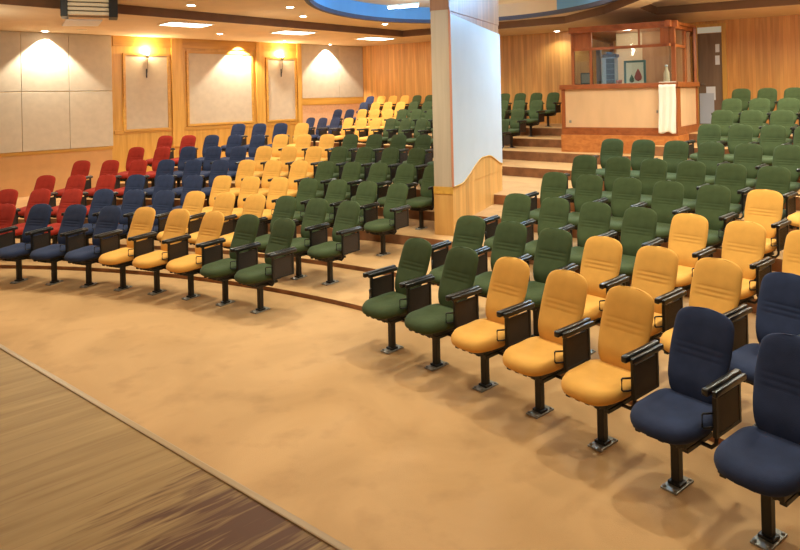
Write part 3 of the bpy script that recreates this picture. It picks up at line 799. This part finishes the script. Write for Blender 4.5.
def chair(x, y, z, az, colour, label, group, left_arm=False, loops=True):
    r = bpy.data.objects.new('auditorium_chair', None); r.empty_display_size = .1
    r.location = (x, y, z); r.rotation_euler = (0, 0, -az)
    COL.objects.link(r)
    tag(r, label, 'chair', group)
    part('seat', 'seat' + colour, r)
    part('seat_pan', 'seat_pan', r)
    bk = part('backrest', 'backrest' + colour, r); part('back_shell', 'back_shell', bk)
    part('back_bracket', 'back_bracket', r)
    part('post', 'post', r); part('foot_plate', 'foot_plate', r)
    for k in (['R', 'L'] if left_arm else ['R']):
        a = part('armrest', 'armrest' + k, r)
        part('arm_pad', 'arm_pad' + k, a); part('folded_tablet', 'folded_tablet' + k, a); part('side_panel', 'side_panel' + k, a)
        if loops: part('wire_loop', 'wire_loop' + k, a)
    return r

ORD = ['first', 'second', 'third', 'fourth', 'fifth', 'sixth', 'seventh', 'eighth', 'ninth', 'tenth', 'eleventh', 'twelfth', 'thirteenth', 'fourteenth', 'fifteenth']
ROWN = ['front'] + ORD[1:]
CN = {'R': 'red', 'B': 'navy', 'Y': 'yellow', 'G': 'green'}
# rows: radius, angle of chair 0, angular step, change of step, colours from left to right
LEFT_ROWS = [(10.166, .1332, .0538, 0, 'RBBBYYYGG'), (11.24, .0638, .0477, -.0001, 'RRRBBBYYYGGG'), (12.54, .0487, .0446, -.0001, 'RRRBBBYYYGGGG'),
             (13.713, .0492, .0423, -.0002, 'RRRBBBYYYGGGGG'), (14.964, .0837, .0387, -.0001, 'RRBBBYYYGGGGG'), (16.146, .0899, .0346, 0, 'RRBBBYYYGGGGGG'),
             (17.39, .1664, .0314, .0001, 'BBBY')]
for k, (R, a, s, q, cs) in enumerate(LEFT_ROWS):
    n = len(cs)
    for i, c in enumerate(cs):
        th = a + s * i + q * i * i
        x, y = pol(R, th)
        az = th + .11
        col = CN[c]
        if k < 6:
            lab = '%s chair, %s from the centre aisle in the %s row of the left block' % (col, ORD[n - 1 - i], ROWN[k])
        else:
            lab = '%s chair, %s from the left wall in the short seventh row, left block' % (col, ORD[i])
        chair(x, y, ROW_Z[k], az, col, lab, 'chairs of the left block', left_arm=False, loops=k < 3)
RIGHT_ROWS = [(10.143, .7515, .0549, 0, 'GGYYYBB'), (11.18, .7445, .0464, 0, 'GGGYYYB'), (12.50, .7270, .0416, .0002, 'GGGGYYY'),
              (13.71, .7190, .0376, .0003, 'GGGGGYY'), (14.755, .7170, .0362, -.0002, 'GGGGGGY'), (16.054, .7113, .0327, 0, 'GGGGGGG'),
              (17.5625, .7767, .0287, -.0001, 'GGGG'), (18.708, .7690, .0270, -.0001, 'GGGG'), (19.951, .7591, .0258, -.0001, 'GGGG'), (21.224, .7514, .0243, -.0001, 'GGG')]
for k, (R, a, s, q, cs) in enumerate(RIGHT_ROWS):
    for i, c in enumerate(cs):
        th = a + s * i + q * i * i
        x, y = pol(R, th)
        az = (.80 + .022 * i) if k == 0 else th - .07
        col = CN[c]
        lab = '%s chair, %s from the centre aisle in the %s row of the right block' % (col, ORD[i], ROWN[k])
        chair(x, y, ROW_Z[k], az, col, lab, 'chairs of the right block', left_arm=(i == 0), loops=k < 4)
REAR_ROWS = [([0, 1.12, 2.25, 3.37] + [4.494 + i for i in range(9)], 'GGGG' 'GGGYYYBBB'),
             ([i * 1.028 for i in range(6)] + [6.167 + i for i in range(7)], 'GGGGGG' 'GGYYYBB'),
             ([i * .996 for i in range(7)] + [6.971 + i for i in range(6)], 'GGGGGGG' 'GGYYYB'),
             ([0, 1, 2, 3, 4.065, 5.13, 6.195, 7.26] + [8.324 + i for i in range(6)], 'GGGGGGGG' 'GGYYYB')]
RN = ['lowest', 'second', 'third', 'topmost']
for k, (ts, cs) in enumerate(REAR_ROWS):
    for i, (t_, c) in enumerate(zip(ts, cs)):
        p = REAR[k] + UR * (t_ * .54)
        col = CN[c]
        lab = '%s chair, %s from the centre aisle in the %s row of the rear block' % (col, ORD[i], RN[k])
        chair(p.x, p.y, ROW_Z[6 + k], PSI, col, lab, 'chairs of the rear left block', left_arm=False, loops=False)

# ------------------------------------------------------------------ light
def light(kind, loc, power, col=(1, .86, .66), size=.2, spot=None, blend=.5, target=None, name='lamp_light'):
    l = bpy.data.lights.new(name, kind); l.energy = power; l.color = col
    if kind in ('POINT', 'SPOT'): l.shadow_soft_size = size
    if kind == 'SPOT': l.spot_size = spot; l.spot_blend = blend
    if kind == 'AREA': l.shape = 'DISK'; l.size = size
    o = bpy.data.objects.new(name, l); o.location = loc
    if target is not None:
        o.rotation_euler = (Vector(target) - Vector(loc)).to_track_quat('-Z', 'Y').to_euler()
    return link(o)
WARM = (.97, 1, .84)
for kind, loc, pw in LIGHTS:
    if kind == 'P': light('POINT', loc, pw, (1, .80, .50), .03)
    else: light('AREA', loc, pw, (1, .92, .78), .7)
for s, d_ in ((1.0, .27), (6.55, .27), (9.98, .25)):
    q = wall_at(s, d_); w = wall_at(s, d_ - .08)
    light('SPOT', (q.x, q.y, ZC - .03), 640, (1, .94, .82), .03, math.radians(98), .3, (w.x, w.y, ZC - 1.2))
# downlights over the seats and the front floor, most added unseen for brightness
for x, y, pw in ((-4.4, 13.7, 230), (-2.4, 14.4, 220), (-2.35, 16.0, 170), (-.4, 18.2, 200), (-6.9, 11.3, 120), (-4.6, 9.6, 340), (-1.8, 9.0, 380), (1.0, 7.4, 370), (3.0, 5.4, 310), (4.6, 6.8, 330), (-1.6, 11.6, 330), (5.6, 9.2, 260), (3.6, 11.2, 230), (7.6, 11.0, 260), (7.4, 6.5, 200), (-4.5, 5.4, 190), (-.8, 4.4, 200), (2.3, 3.2, 120), (2.6, 15.2, 180)):
    light('SPOT', (x, y, ZC - .04 if x > 4.95 else ZR - .04), pw, WARM, .12, math.radians(150), .7, (x, y, 0))
for x, y, pw in ((6.4, 10.9, 190), (8.6, 12.0, 240), (6.6, 13.4, 150), (10.2, 13.4, 100), (3.4, 13.2, 130), (.8, 17.2, 170), (-1.6, 17.8, 130), (2.6, 18.0, 150), (8.9, 14.6, 120), (8.3, 15.9, 40)):  # more spots added without fittings to lift the rear rows and back wall
    light('SPOT', (x, y, ZC - .06), pw, WARM, .12, math.radians(155), .7, (x, y, 0))
for x, y, pw in ((-5.5, 9.5, 85), (7.6, 10.4, 60), (-.8, 8.2, 55), (-8.4, 12.4, 30), (5.0, 7.5, 50), (6.2, 12.2, 38), (8.6, 11.6, 22), (3.0, 16.6, 22), (-3.0, 15.6, 10)):  # fill lamps added without fittings, mainly to brighten the ceiling
    light('POINT', (x, y, 3.75 if y < 12 else 3.4), pw, WARM, .25)
light('SPOT', (4.80, 19.45, ZC - .04), 60, WARM, .06, math.radians(140), .6, (4.80, 19.45, 0))
# cove light, daylight blue
light('AREA', (-.5, 13.7, ZR + .04), 26, (.12, .5, 1), 1.0, target=(-1.0, 14.4, ZR + .5))
light('AREA', (.7, 15.2, ZR + .04), 34, (.12, .5, 1), 1.0, target=(.6, 16.2, ZR + .5))
light('AREA', (3.9, 12.0, ZR + .1), 190, (.30, .62, 1), 1.0, target=(1.4, 10.4, 2.6))
# booth interior
light('POINT', tuple(MF @ Vector((1.3, 1.0, 3.6))), 26, (1, .88, .68), .1)

w = bpy.data.worlds.new('world'); S.world = w; w.use_nodes = True
w.node_tree.nodes['Background'].inputs[0].default_value = (1, .93, .82, 1)
w.node_tree.nodes['Background'].inputs[1].default_value = .25

S.view_settings.view_transform = 'Standard'
S.view_settings.look = 'None'
S.view_settings.gamma = 1
S.view_settings.exposure = -.1
S.view_settings.use_curve_mapping = False
